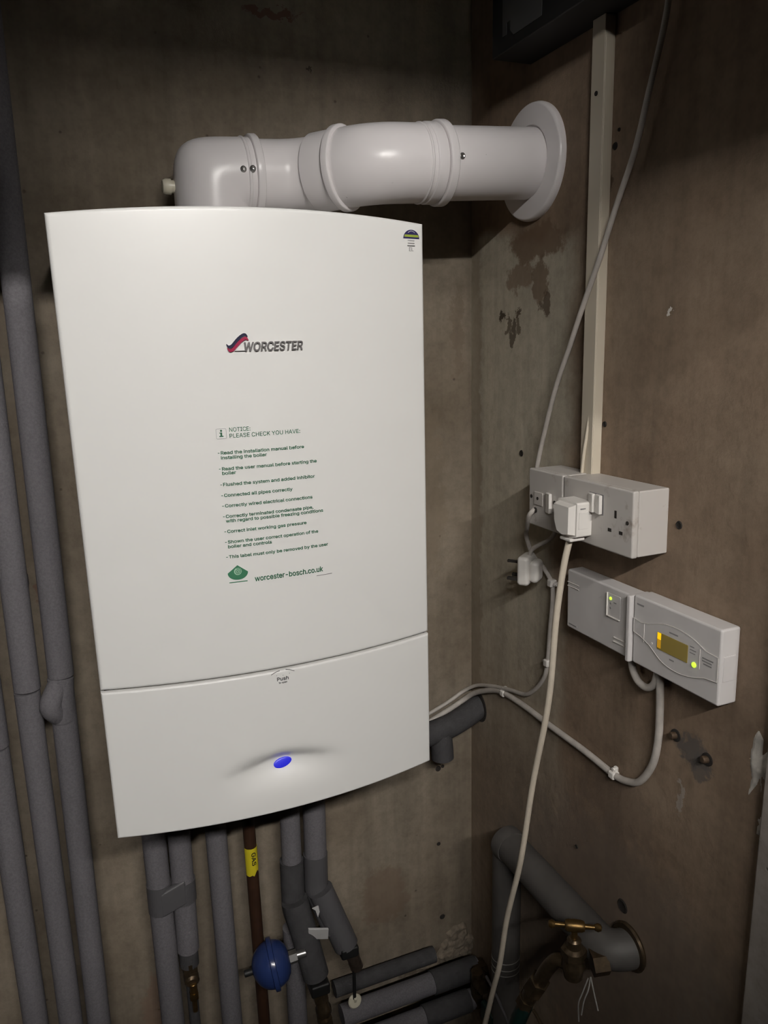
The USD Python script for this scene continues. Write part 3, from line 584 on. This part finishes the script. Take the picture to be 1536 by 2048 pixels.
# ------------------------------------------------------------------ blue vessel
V_ = Thing('blue_valve', 'round blue enamel vessel with a rim beside the brown gas pipe', 'vessel', (-.457, -.10, .62))
ax = np.array([.98, -.10, .13]); ax /= np.linalg.norm(ax); c = np.array((-.459, -.100, .6205))
V_.part('body', lathe([(0, -.036)] + [(.040 * math.sin(a), -.036 * math.cos(a)) for a in np.linspace(.15, np.pi / 2, 12)] + [(.0405, .004), (.0375, .014), (.033, .022), (.024, .029), (.012, .032)], c, ax, 56), 'blue')
V_.part('rim', lathe([(.0405, -.003), (.0445, -.002), (.0450, .002), (.0445, .006), (.0405, .007)], c, ax, 56), 'blue')
V_.part('tail_stub', rod(c - ax * .034, c - ax * .050, .006, 18, .001), 'black', label='short black stub')
V_.part('union_nut', cat(hexnut(c + ax * .030, c + ax * .046, .0115), rod(c + ax * .044, c + ax * .062, .008, 18)), 'steel', label='bright metal union nut')

# ------------------------------------------------------------------ low horizontal pipes
def along_x(name, label, x0, x1, y, z, r, joint=None, mat='foam', sl=0.0):
    t = Thing(name, label, 'pipe', (x0, y, z), LG)
    t.part('lagging', sweep(dense(np.array([(x0, y, z), (x1, y, z + sl * (x1 - x0))], float), .05), r, 36), mat)
    if joint: t.part('joint_sleeve', sweep(dense(np.array([(joint, y, z + sl * (joint - x0)), (joint + .10, y, z + sl * (joint + .1 - x0))], float), .05), r + .0025, 36), 'foam_dark')
    return t
along_x('lagged_pipe', 'thin dark lagged pipe lying highest along the foot of the back wall', -.325, -.105, -.030, .449, .016, None, 'foam_dark')
along_x('lagged_pipe', 'grey lagged pipe with a joint sleeve, middle of three low horizontal pipes', -.325, -.026, -.072, .425, .0205, -.13)
along_x('lagged_pipe', 'grey lagged pipe lowest and foremost of three low horizontal pipes', -.325, -.048, -.106, .388, .0195, -.165)

# short stub of lagged pipe disappearing into the corner
S = Thing('stub_pipe', 'short black lagged pipe beside the boiler going into a hole at the corner', 'pipe', (-.02, -.055, .97))
S.part('lagging', sweep(spline([(.004, -.028, .992), (-.03, -.042, .987), (-.075, -.052, .978), (-.13, -.056, .972), (-.20, -.058, .966)], 8), .0225, 32), 'foam_dark')
S.part('drop_stub', sweep(spline([(-.098, -.056, .968), (-.097, -.060, .945), (-.096, -.061, .920)], 6), .0215, 32), 'foam_dark')
sub(right, 'pipe_hole', lathe([(.031, 0), (.030, .0014), (.024, .0022), (.010, .0012)], (.0002, -.030, .992), (-1, 0, 0), 28), 'hole')

# ================================================================== right wall: power
ST = -.022
def tilt(y0, k):
    c, s = 1 / math.hypot(1, k), k / math.hypot(1, k)
    def fn(v, zc):
        w = v.copy(); dy, dz = v[:, 1] - y0, v[:, 2] - zc
        w[:, 1] = y0 + c * dy - s * dz * 1; w[:, 2] = zc + s * dy + c * dz; return w
    return fn
tl = tilt(-.40, ST)
def T1(m): return xf(m, lambda v: tl(v, 1.474))
def xbox(y0, y1, z0, z1, d0, d1, r=.0015): return T1(rbox((-d1, y0, z0), (-d0, y1, z1), r))
ZB, ZT = 1.431, 1.517
FCU = Thing('fused_spur', 'dusty white fused switch box with a flex outlet, left of the double socket', 'switch', (0, -.328, ZB))
FCU.part('back_box', xbox(-.2860, -.3710, ZB + .0005, ZT - .0005, 0, .047, .002), 'pvc')
fp = FCU.part('face_plate', xbox(-.2850, -.3715, ZB, ZT, .0475, .057, .0025), 'pvc')
FCU.part('rocker_switch', T1(xf(rbox((-.0605, -.3480, 1.458), (-.055, -.3340, 1.487), .001), lambda v: v + np.stack([-.0035 * np.clip((-.3335 - v[:, 1]) / .0145, 0, 1), 0 * v[:, 0], 0 * v[:, 0]], -1))), 'plug', label='white rocker switch')
FCU.part('fuse_carrier', xbox(-.3010, -.3230, 1.464, 1.484, .0565, .0585, .0008), 'pvc')
def dot_r(T, y, z, d, r, mat='hole', name='screw', par=None): T.part(name, T1(lathe([(r, 0), (r, .0006), (r * .6, .0008)], (-d, y, z), (-1, 0, 0), 14)), mat, par)
dot_r(FCU, -.2925, 1.475, .057, .0028); dot_r(FCU, -.3520, 1.475, .057, .0028); dot_r(FCU, -.3110, 1.4745, .0585, .0024)
FCU.part('flex_outlet', T1(lathe([(.0042, 0), (.0042, .0022), (.003, .003)], (-.057, -.3035, 1.4555), (-1, 0, 0), 16)), 'hole')
SK = Thing('double_socket', 'dusty white switched double socket box on the right wall', 'socket', (0, -.446, ZB))
SK.part('back_box', xbox(-.3745, -.5185, ZB + .0005, ZT - .0005, 0, .047, .002), 'pvc')
SK.part('face_plate', xbox(-.3735, -.5195, ZB, ZT, .0475, .057, .0025), 'pvc')
for y0 in (-.4335, -.4480):
    SK.part('rocker_switch', T1(xf(rbox((-.0605, y0 - .0135, 1.478), (-.055, y0, 1.503), .001), lambda v, y0=y0: v + np.stack([-.0035 * np.clip((y0 - v[:, 1]) / .0135, 0, 1), 0 * v[:, 0], 0 * v[:, 0]], -1))), 'plug', label='white rocker switch')
SK.part('switch_shadow_gap', xbox(-.4325, -.4625, 1.4765, 1.5040, .0560, .05735, .0004), 'midgrey')
for y0, open_ in ((-.4865, True), (-.4080, False)):
    SK.part('earth_slot', xbox(y0 - .0020, y0 + .0020, 1.4775, 1.4875, .0565, .0574, .0003), 'hole')
    for s in (-1, 1): SK.part('pin_slot', xbox(y0 + s * .0110 - .0034, y0 + s * .0110 + .0034, 1.4580, 1.4624, .0565, .0574, .0003), 'hole')
dot_r(SK, -.5095, 1.4755, .057, .0026); dot_r(SK, -.3835, 1.4755, .057, .0026)
# white plug in the left outlet with its trailing flex
PL = Thing('mains_plug', 'white plug pushed into the double socket, trailing a long cream flex', 'plug', (-.06, -.42, 1.448))
z0, z1, ya, yb = 1.4430, 1.4920, -.3950, -.4385
out = Polygon([(-yb - .0000, z1), (-ya, z1), (-ya + .0015, 1.463), (-ya + .009, 1.4460), (.4200, 1.4410), (-yb, 1.4450)]).buffer(-.003).buffer(.003)
bd = on_right(extrude(out, .024), .0572); v, f = vf(bd)
PL.part('body', (v, f), 'plug', smooth=30)
cap_ = on_right(extrude(out.buffer(-.003), .010), .0812); v, f = vf(cap_)
k = np.clip((-.0812 - v[:, 0]) / .010, 0, 1)[:, None]; ctr = np.array([0, -.4165, 1.467]); v[:, 1:] = v[:, 1:] + (ctr[1:] - v[:, 1:]) * .12 * k
PL.part('cover', (v, f), 'plug', smooth=30)
PL.part('rating_label', rbox((-.078, -.4392, 1.4560), (-.063, -.4384, 1.4790), .0002), 'plug')
PL.part('print_mark', box((-.076, -.43935, 1.4830), (-.068, -.4384, 1.4845)), 'midgrey')
PL.part('cord_grip', T1(xf(rbox((-.0860, -.4310, 1.4370), (-.0620, -.4070, 1.4415), .0015), lambda v: v)), 'plug')
FL = spline([(-.076, -.4175, 1.438), (-.084, -.4165, 1.40), (-.093, -.4150, 1.325), (-.098, -.4090, 1.198), (-.103, -.3810, 1.052), (-.108, -.3590, .905), (-.110, -.3250, .776), (-.112, -.3060, .668), (-.113, -.2850, .592), (-.115, -.2550, .480), (-.118, -.225, .40), (-.15, -.22, .2), (-.2, -.25, .03), (-.25, -.35, .006)], 10)
PL.part('flex', sweep(FL, .0046, 14), 'flex', label='long cream flex hanging to the floor')
# trunking up the wall, a cable slipping out of its foot
TR = Thing('cable_trunking', 'cream plastic trunking strip running up the right wall from the sockets', 'trunking', (0, -.372, 1.515))
ys = lambda z: -.3560 + (z - 1.52) * .0060
def slab(d0, d1, a, b, z0, z1):
    m = rbox((-d1, a, z0), (-d0, b, z1), .0012); return xf(m, lambda v: v + np.stack([0 * v[:, 0], (v[:, 2] - 1.52) * .006, 0 * v[:, 0]], -1))
TR.part('trunking_base', slab(0, .0145, -.3800, -.3545, 1.512, 2.098), 'trunk')
TR.part('trunking_lid', slab(.0146, .0165, -.3803, -.3542, 1.514, 2.098), 'trunk')
TR.part('loose_cable', sweep(spline([(-.0135, -.3690, 1.605), (-.0165, -.3680, 1.575), (-.0185, -.3650, 1.545), (-.0190, -.3620, 1.512)], 8), .0024, 12), 'trunk', label='thin cream cable slipping from the trunking')
TR.part('screw', lathe([(.0030, 0), (.0030, .0010), (.001, .0012)], (-.0164, -.3630, 2.010), (-1, 0, 0), 12), 'hole')
# thin cable from above down behind the switch box, with its loose plug hanging below
HC = Thing('hanging_plug', 'loose white plug hanging below the switch box with its pins pointing at the corner', 'plug', (-.03, -.24, 1.315))
pts = [(-.020, -.4945, 2.0975), (-.020, -.491, 2.063), (-.020, -.482, 2.029), (-.020, -.466, 1.981), (-.020, -.447, 1.925), (-.021, -.418, 1.867), (-.021, -.387, 1.804), (-.021, -.356, 1.748), (-.020, -.327, 1.694), (-.020, -.296, 1.636), (-.018, -.269, 1.575), (-.016, -.243, 1.505), (-.014, -.240, 1.47), (-.018, -.243, 1.42)]
single('thin_cable', sweep(spline(pts[:-1] + [(-.012, -.248, 1.44), (-.012, -.2815, 1.435)], 10), .0037, 12), 'cable', 'thin grey cable slanting across the trunking down to the switch box', 'cable')
ca, sa = math.cos(math.radians(38)), math.sin(math.radians(38))
def turn(m):
    def fn(v):
        dx_, dy_ = v[:, 0] + .030, v[:, 1] + .248
        return np.stack([-.033 + ca * dx_ - sa * dy_, -.248 + sa * dx_ + ca * dy_, v[:, 2]], -1)
    return xf(m, fn)
HC.part('body', turn(rbox((-.050, -.2560, 1.318), (-.010, -.2360, 1.366), .006, 16)), 'plug')
HC.part('cover', turn(rbox((-.045, -.2700, 1.323), (-.015, -.2540, 1.359), .007, 16)), 'plug')
HC.part('pin', turn(rbox((-.0325, -.2370, 1.3500), (-.0275, -.2140, 1.3540), .0008)), 'hole', label='dark plug pin')
for s_ in (-1, 1): HC.part('pin', turn(rbox((-.030 + s_ * .011 - .0030, -.2370, 1.3240), (-.030 + s_ * .011 + .0030, -.2180, 1.3290), .0008)), 'hole', label='dark plug pin')
HC.part('cord', sweep(spline([(-.031, -.2480, 1.362), (-.028, -.2560, 1.378), (-.014, -.2860, 1.402), (-.010, -.2950, 1.432)], 8), .0034, 12), 'cable')
# flex from the switch box, clipped down the wall to the boiler
CB = Thing('boiler_flex', 'grey white flex from the switch box clipped down the wall to the boiler', 'cable', (-.06, -.3035, 1.455))
pts = [(-.058, -.3035, 1.4555), (-.062, -.2960, 1.440), (-.050, -.2710, 1.412), (-.030, -.2330, 1.385), (-.016, -.2370, 1.360), (-.009, -.2580, 1.343), (-.006, -.2760, 1.323), (-.006, -.2800, 1.295), (-.006, -.2750, 1.242), (-.006, -.2700, 1.184), (-.006, -.2570, 1.146), (-.006, -.2130, 1.102), (-.006, -.1550, 1.084), (-.006, -.0930, 1.064), (-.008, -.036, 1.041), (-.022, -.006, 1.018), (-.059, -.005, 1.000), (-.13, -.005, .974), (-.25, -.006, .935)]
pts[0:4] = [(-.058, -.3035, 1.4555), (-.0640, -.2975, 1.444), (-.0520, -.2740, 1.420), (-.0300, -.2380, 1.393)]
CB.part('flex', sweep(spline(pts, 10), .0037, 12), 'cable')
def clip(T, y, z, ang):
    m = cat(rbox((-.0125, -.0055, -.0060), (0, .0055, .0060), .002), rbox((-.006, .004, -.0035), (0, .0125, .0035), .002), lathe([(.002, 0), (.002, .008), (.0028, .008), (.0028, .009)], (0, .009, 0), (-1, 0, 0), 10))
    c_, s_ = math.cos(ang), math.sin(ang)
    T.part('cable_clip', xf(m, lambda v: np.stack([v[:, 0], y + c_ * v[:, 1] - s_ * v[:, 2], z + s_ * v[:, 1] + c_ * v[:, 2]], -1)), 'plug')
clip(CB, -.2775, 1.323, math.pi); clip(CB, -.2715, 1.184, 0)
# heating controller: two boxes side by side
CT = -.019
tc = tilt(-.57, CT)
def T2(m): return xf(m, lambda v: tc(v, 1.333))
def cbox(y0, y1, z0, z1, d0, d1, r=.0015): return T2(rbox((-d1, y0, z0), (-d0, y1, z1), r))
CM = Thing('wiring_module', 'flat white control module with a small green light, left of the timer', 'control box', (0, -.42, 1.283))
CM.part('body', cbox(-.3470, -.4890, 1.2830, 1.3735, 0, .0270, .003), 'ctrl')
CM.part('end_rib', cbox(-.4880, -.4955, 1.2825, 1.3750, 0, .0345, .002), 'ctrl')
CM.part('light_recess', cbox(-.4415, -.4680, 1.3310, 1.3640, .0262, .0274, .001), 'ctrl')
for a in (cbox(-.4400, -.4420, 1.3310, 1.3640, .0265, .0292, .0008), cbox(-.4400, -.4680, 1.3300, 1.3320, .0265, .0292, .0008)): CM.part('recess_lip', a, 'plug')
CM.part('status_light', T2(lathe([(.0023, 0), (.0023, .0012), (.0012, .0018)], (-.0272, -.4480, 1.3570), (-1, 0, 0), 16)), 'led', label='green status light')
for zz in (1.3500, 1.3435): CM.part('button_mark', T2(lathe([(.0016, 0), (.0016, .0005)], (-.0274, -.4480, zz), (-1, 0, 0), 12)), 'midgrey')
CM.part('button_mark', cbox(-.4540, -.4600, 1.3520, 1.3535, .0268, .0276, .0002), 'midgrey')
for zz in (1.3035, 1.2975): CM.part('groove_rib', cbox(-.4570, -.4955, zz, zz + .0014, .0265, .0292, .0005), 'plug')
for zz in (1.3535, 1.3475): CM.part('groove_rib', cbox(-.3480, -.3760, zz, zz + .0012, .0262, .0279, .0004), 'plug')
CM.part('print_mark', cbox(-.3530, -.3720, 1.2890, 1.2910, .0268, .0274, .0002), 'midgrey')
TM = Thing('heating_timer', 'white heating timer with a glowing amber screen on the right wall', 'timer', (0, -.57, 1.283))
TM.part('body', cbox(-.4965, -.6450, 1.2830, 1.3775, 0, .0290, .003), 'ctrl')
def ttext(poly, d): return T2(on_right(extrude(poly, .0006), d))
face = Polygon([(.499, 1.3465), (.513, 1.3440)] + [(q[0], q[1]) for q in spline([(.5300, 1.3475), (.5540, 1.3555), (.5800, 1.3570), (.6040, 1.3530), (.6240, 1.3450)], 6)] + [(.6430, 1.3435), (.6430, 1.3130)] + [(q[0], q[1]) for q in spline([(.6240, 1.3110), (.6040, 1.3040), (.5800, 1.3005), (.5540, 1.3040), (.5300, 1.3180)], 6)] + [(.5130, 1.3245), (.499, 1.3270)])
TM.part('flip_cover', T2(on_right(extrude(face, .0012), .0289)), 'ctrl', smooth=25)
TM.part('cover_seam', T2(on_right(extrude(face.difference(face.buffer(-.0006)), .0016), .0289)), 'plug', smooth=25)
for yy in (.5190, .6150): TM.part('cover_seam', ttext(Polygon([(yy, 1.3190), (yy + .0005, 1.3190), (yy + .0005, 1.3440), (yy, 1.3440)]), .0300), 'plug')
scr = TM.part('screen', cbox(-.5440, -.5960, 1.3195, 1.3420, .0295, .0308, .0003), 'lcd', label='amber display screen')
TM.part('lit_corner', cbox(-.5443, -.5510, 1.3330, 1.3418, .0300, .0310, .0003), 'lcdlit', scr, label='bright amber backlight at the screen edge')
TM.part('dim_corner', cbox(-.5443, -.5510, 1.3215, 1.3330, .0300, .03095, .0003), 'lcddim', scr, label='dimmer orange part of the backlight')
TM.part('power_light', T2(lathe([(.0034, 0), (.0034, .0012), (.002, .0018)], (-.0300, -.6070, 1.3215), (-1, 0, 0), 16)), 'led', label='green light')
TM.part('reset_dot', T2(lathe([(.0018, 0), (.0018, .0008)], (-.0300, -.5340, 1.3225), (-1, 0, 0), 12)), 'plug')
for y0, y1, zz, h in ((-.5030, -.5160, 1.3655, .0020), (-.5640, -.5790, 1.3470, .0018), (-.5660, -.5740, 1.3120, .0018), (-.5990, -.6060, 1.3420, .0012), (-.5990, -.6090, 1.3380, .0012), (-.5990, -.6080, 1.3340, .0012), (-.6190, -.6360, 1.3345, .0018), (-.6190, -.6340, 1.3310, .0018), (-.6210, -.6340, 1.3275, .0018)):
    d = .0289 if zz > 1.36 else .0300
    TM.part('print_mark', cbox(y0, y1, zz, zz + h, d - .0006, d + .0003, .0001), 'midgrey')
TM.part('side_latch', T2(rbox((-.0240, -.6458, 1.3130), (-.0060, -.6440, 1.3440), .0006)), 'ctrl')
# cable from the timer clipped along the wall to the boiler, and the loop between the boxes
CC = Thing('timer_cable', 'grey white cable drooping from the timer and clipped up to the boiler', 'cable', (-.01, -.53, 1.285))
CC.part('cable', sweep(spline([(-.012, -.5300, 1.290), (-.011, -.5315, 1.272), (-.008, -.5320, 1.222), (-.007, -.5310, 1.178), (-.006, -.5220, 1.136), (-.006, -.5000, 1.099), (-.006, -.4750, 1.084), (-.006, -.4450, 1.078), (-.006, -.3760, 1.079), (-.006, -.2820, 1.076), (-.006, -.2060, 1.075), (-.006, -.1350, 1.069), (-.007, -.0930, 1.056), (-.012, -.036, 1.026), (-.024, -.012, 1.003), (-.059, -.012, .988), (-.13, -.012, .962), (-.25, -.015, .925)], 10), .0052, 14), 'cable')
clip(CC, -.1350, 1.069, math.pi / 2 * 1.0); clip(CC, -.4450, 1.078, math.pi / 2)
single('cable_loop', sweep(spline([(-.012, -.4765, 1.2900), (-.012, -.4775, 1.2720), (-.012, -.4830, 1.2570), (-.012, -.4950, 1.2470), (-.012, -.5110, 1.2465), (-.012, -.5235, 1.2580), (-.012, -.5280, 1.2780), (-.012, -.5280, 1.2920)], 8), .0050, 14), 'cable', 'short grey cable loop joining the control module and the timer', 'cable')
# bolts in the wall
for y, z, lab in ((-.555, 1.196, 'rusty bolt end in the wall below the timer, upper left of two'), (-.610, 1.191, 'rusty bolt end in the wall below the timer, right of two')):
    t = Thing('wall_bolt', lab, 'bolt', (0, y, z), 'bolts below the timer')
    t.part('sleeve', lathe([(.0085, 0), (.0085, .0012), (.006, .0016)], (0, y, z), (-1, 0, 0), 20), 'hole')
    t.part('bolt_end', lathe([(.0048, 0), (.0048, .007), (.0036, .0085)], (0, y, z), (-1, .15, .1), 14), 'rust')
# dark box high on the wall
DB = Thing('dark_box', 'dark metal box high on the right wall above the trunking', 'box', (0, -.40, 2.098))
DB.part('body', rbox((-.066, -1.05, 2.098), (0, -.182, 2.46), .002), 'darkbox')  # near end lengthened out of view to shade the wall below
DB.part('added_near_section', rbox((-.20, -1.20, 2.005), (0, -.725, 2.46), .003), 'darkbox')  # added out of view to darken the top of the right wall
DB.part('label_plate', on_right(extrude(Polygon([(.2120, 2.200), (.3100, 2.200), (.3100, 2.1120), (.2420, 2.1120), (.2330, 2.1200), (.2330, 2.133), (.2230, 2.133), (.2230, 2.1180), (.2120, 2.1180)]), .0008), .066), 'greylabel', label='grey label plate')

# ================================================================== right wall: painted pipe, tap, hose
GP = Thing('wall_pipe', 'grey painted elbow pipe running along the right wall low in the corner', 'pipe', (-.04, -.23, .82))
GP.part('pipe', sweep(fillet_path([(-.034, -.195, .806), (-.034, -.484, .812), (.006, -.494, .816)], .031, 12), .0285, 36), 'greypaint')
GP.part('end_cap', lathe([(.024, 0), (.031, .006), (.032, .016), (.030, .030)], (-.034, -.186, .806), (0, -1, 0), 36), 'greypaint')
GP.part('wall_ring', lathe([(.024, 0), (.035, 0), (.036, .003), (.034, .006), (.026, .006)], (0, -.492, .818), (-1, 0, 0), 36), 'brassdark', label='bright edged ring on the wall')
VP = Thing('corner_pipe', 'dark grey vertical pipe standing in the corner below the wall pipe', 'pipe', (-.036, -.20, 0))
VP.part('pipe', sweep(dense(np.array([(-.033, -.196, 0.0), (-.033, -.196, .790)], float), .05), .0265, 36), 'greypaint')
for zz in (.560, .545, .533): VP.part('white_band', lathe([(.0268, 0), (.0272, .0012), (.0268, .0024)], (-.033, -.196, zz), (0, .12, 1), 36), 'thread')
TP = Thing('garden_tap', 'old brass tap with a cross handle on the right wall above a hose', 'tap', (-.08, -.47, .80))
c = np.array((-.085, -.470, .800)); hd = np.array((-.085, -.470, .866))
TP.part('tail_pipe', cat(rod((0, -.500, .806), (-.060, -.482, .803), .0130, 20), hexnut((-.040, -.489, .805), (-.062, -.482, .803), .0195)), 'brassdark')
TP.part('valve_body', cat(lathe([(.008, -.026), (.0135, -.022), (.0150, -.010), (.0175, 0), (.0150, .010), (.0165, .014), (.0165, .026), (.011, .030), (.0105, .042), (.0075, .045)], c, (0, 0, 1), 28), hexnut(c + (0, 0, .014), c + (0, 0, .026), .0190)), 'brassdark')
TP.part('spindle', rod(c + (0, 0, .040), hd, .0048, 14), 'brass')
a = np.array((.85, -.50, 0.0)); a /= np.linalg.norm(a)
TP.part('cross_handle', cat(lathe([(.0068, -.014), (.0085, -.010), (.0090, 0), (.0085, .010), (.0068, .014)], hd, a, 20), rod(hd - a * .032, hd + a * .032, .0036, 12), *[lathe([(0, -.006), (.0045, -.0045), (.0062, 0), (.0045, .0045), (0, .006)], hd + s * a * .033, a, 16) for s in (-1, 1)]), 'brass')
sp_end = np.array((-.105, -.408, .712))
TP.part('spout', sweep(spline([c + (-.004, .010, -.004), c + (-.010, .028, -.014), c + (-.016, .045, -.045), sp_end], 8), .0110, 20), 'brassdark')
TP.part('hose_union', cat(hexnut(sp_end + (.002, -.004, .014), sp_end + (-.003, .008, -.014), .0165), rod(sp_end + (-.003, .008, -.012), sp_end + (-.010, .024, -.060), .0120, 20), hexnut(sp_end + (-.006, .016, -.034), sp_end + (-.009, .022, -.050), .0150)), 'brassdark')
TP.part('wing_screw', cat(rod(sp_end + (-.008, -.002, -.040), sp_end + (-.008, -.024, -.046), .0028, 10), lathe([(0, -.003), (.004, 0), (0, .003)], sp_end + (-.008, -.026, -.047), (0, -1, 0), 10)), 'brassdark')
for i, q in enumerate(([(-.070, -.492, .790), (-.080, -.500, .778), (-.085, -.498, .760), (-.088, -.497, .735)], [(-.070, -.492, .790), (-.078, -.512, .780), (-.085, -.530, .772)], [(-.072, -.489, .786), (-.082, -.490, .765), (-.086, -.487, .745), (-.086, -.489, .715)])):
    TP.part('jointing_thread', sweep(spline(q, 6), .0011, 8), 'thread')
single('hose', sweep(spline([sp_end + (-.008, .020, -.050), sp_end + (-.013, .030, -.085), sp_end + (-.018, .045, -.14), (-.14, -.33, .45), (-.16, -.30, .25), (-.18, -.33, .04), (-.22, -.45, .014)], 8), .0125, 20), 'hose', 'dark green garden hose hanging from the brass tap', 'hose')
single('thin_tube', sweep(spline([(-.060, -.170, .500), (-.075, -.240, .518), (-.090, -.305, .522), (-.100, -.335, .495), (-.105, -.345, .42), (-.11, -.345, .30), (-.12, -.33, .02)], 8), .0026, 10), 'foam', 'thin grey tube arching behind the long cream flex low down', 'tube')
# cluttered valves at the pipe ends in the corner
LV = Thing('corner_valve', 'tarnished valve cluster with a dark teal lever at the ends of the low pipes', 'valve', (-.04, -.11, .42))
LV.part('body', cat(hexnut((-.045, -.085, .425), (-.015, -.085, .425), .022), lathe([(.012, 0), (.017, .006), (.017, .024), (.010, .030)], (-.040, -.100, .430), (0, -1, .3), 20), hexnut((-.052, -.125, .440), (-.052, -.145, .446), .013), rod((-.05, -.115, .38), (-.05, -.115, .46), .012, 18)), 'brassdark')
LV.part('lever', rbox((-.062, -.196, .386), (-.050, -.150, .428), .004), 'hose', label='dark teal lever')
print('built')
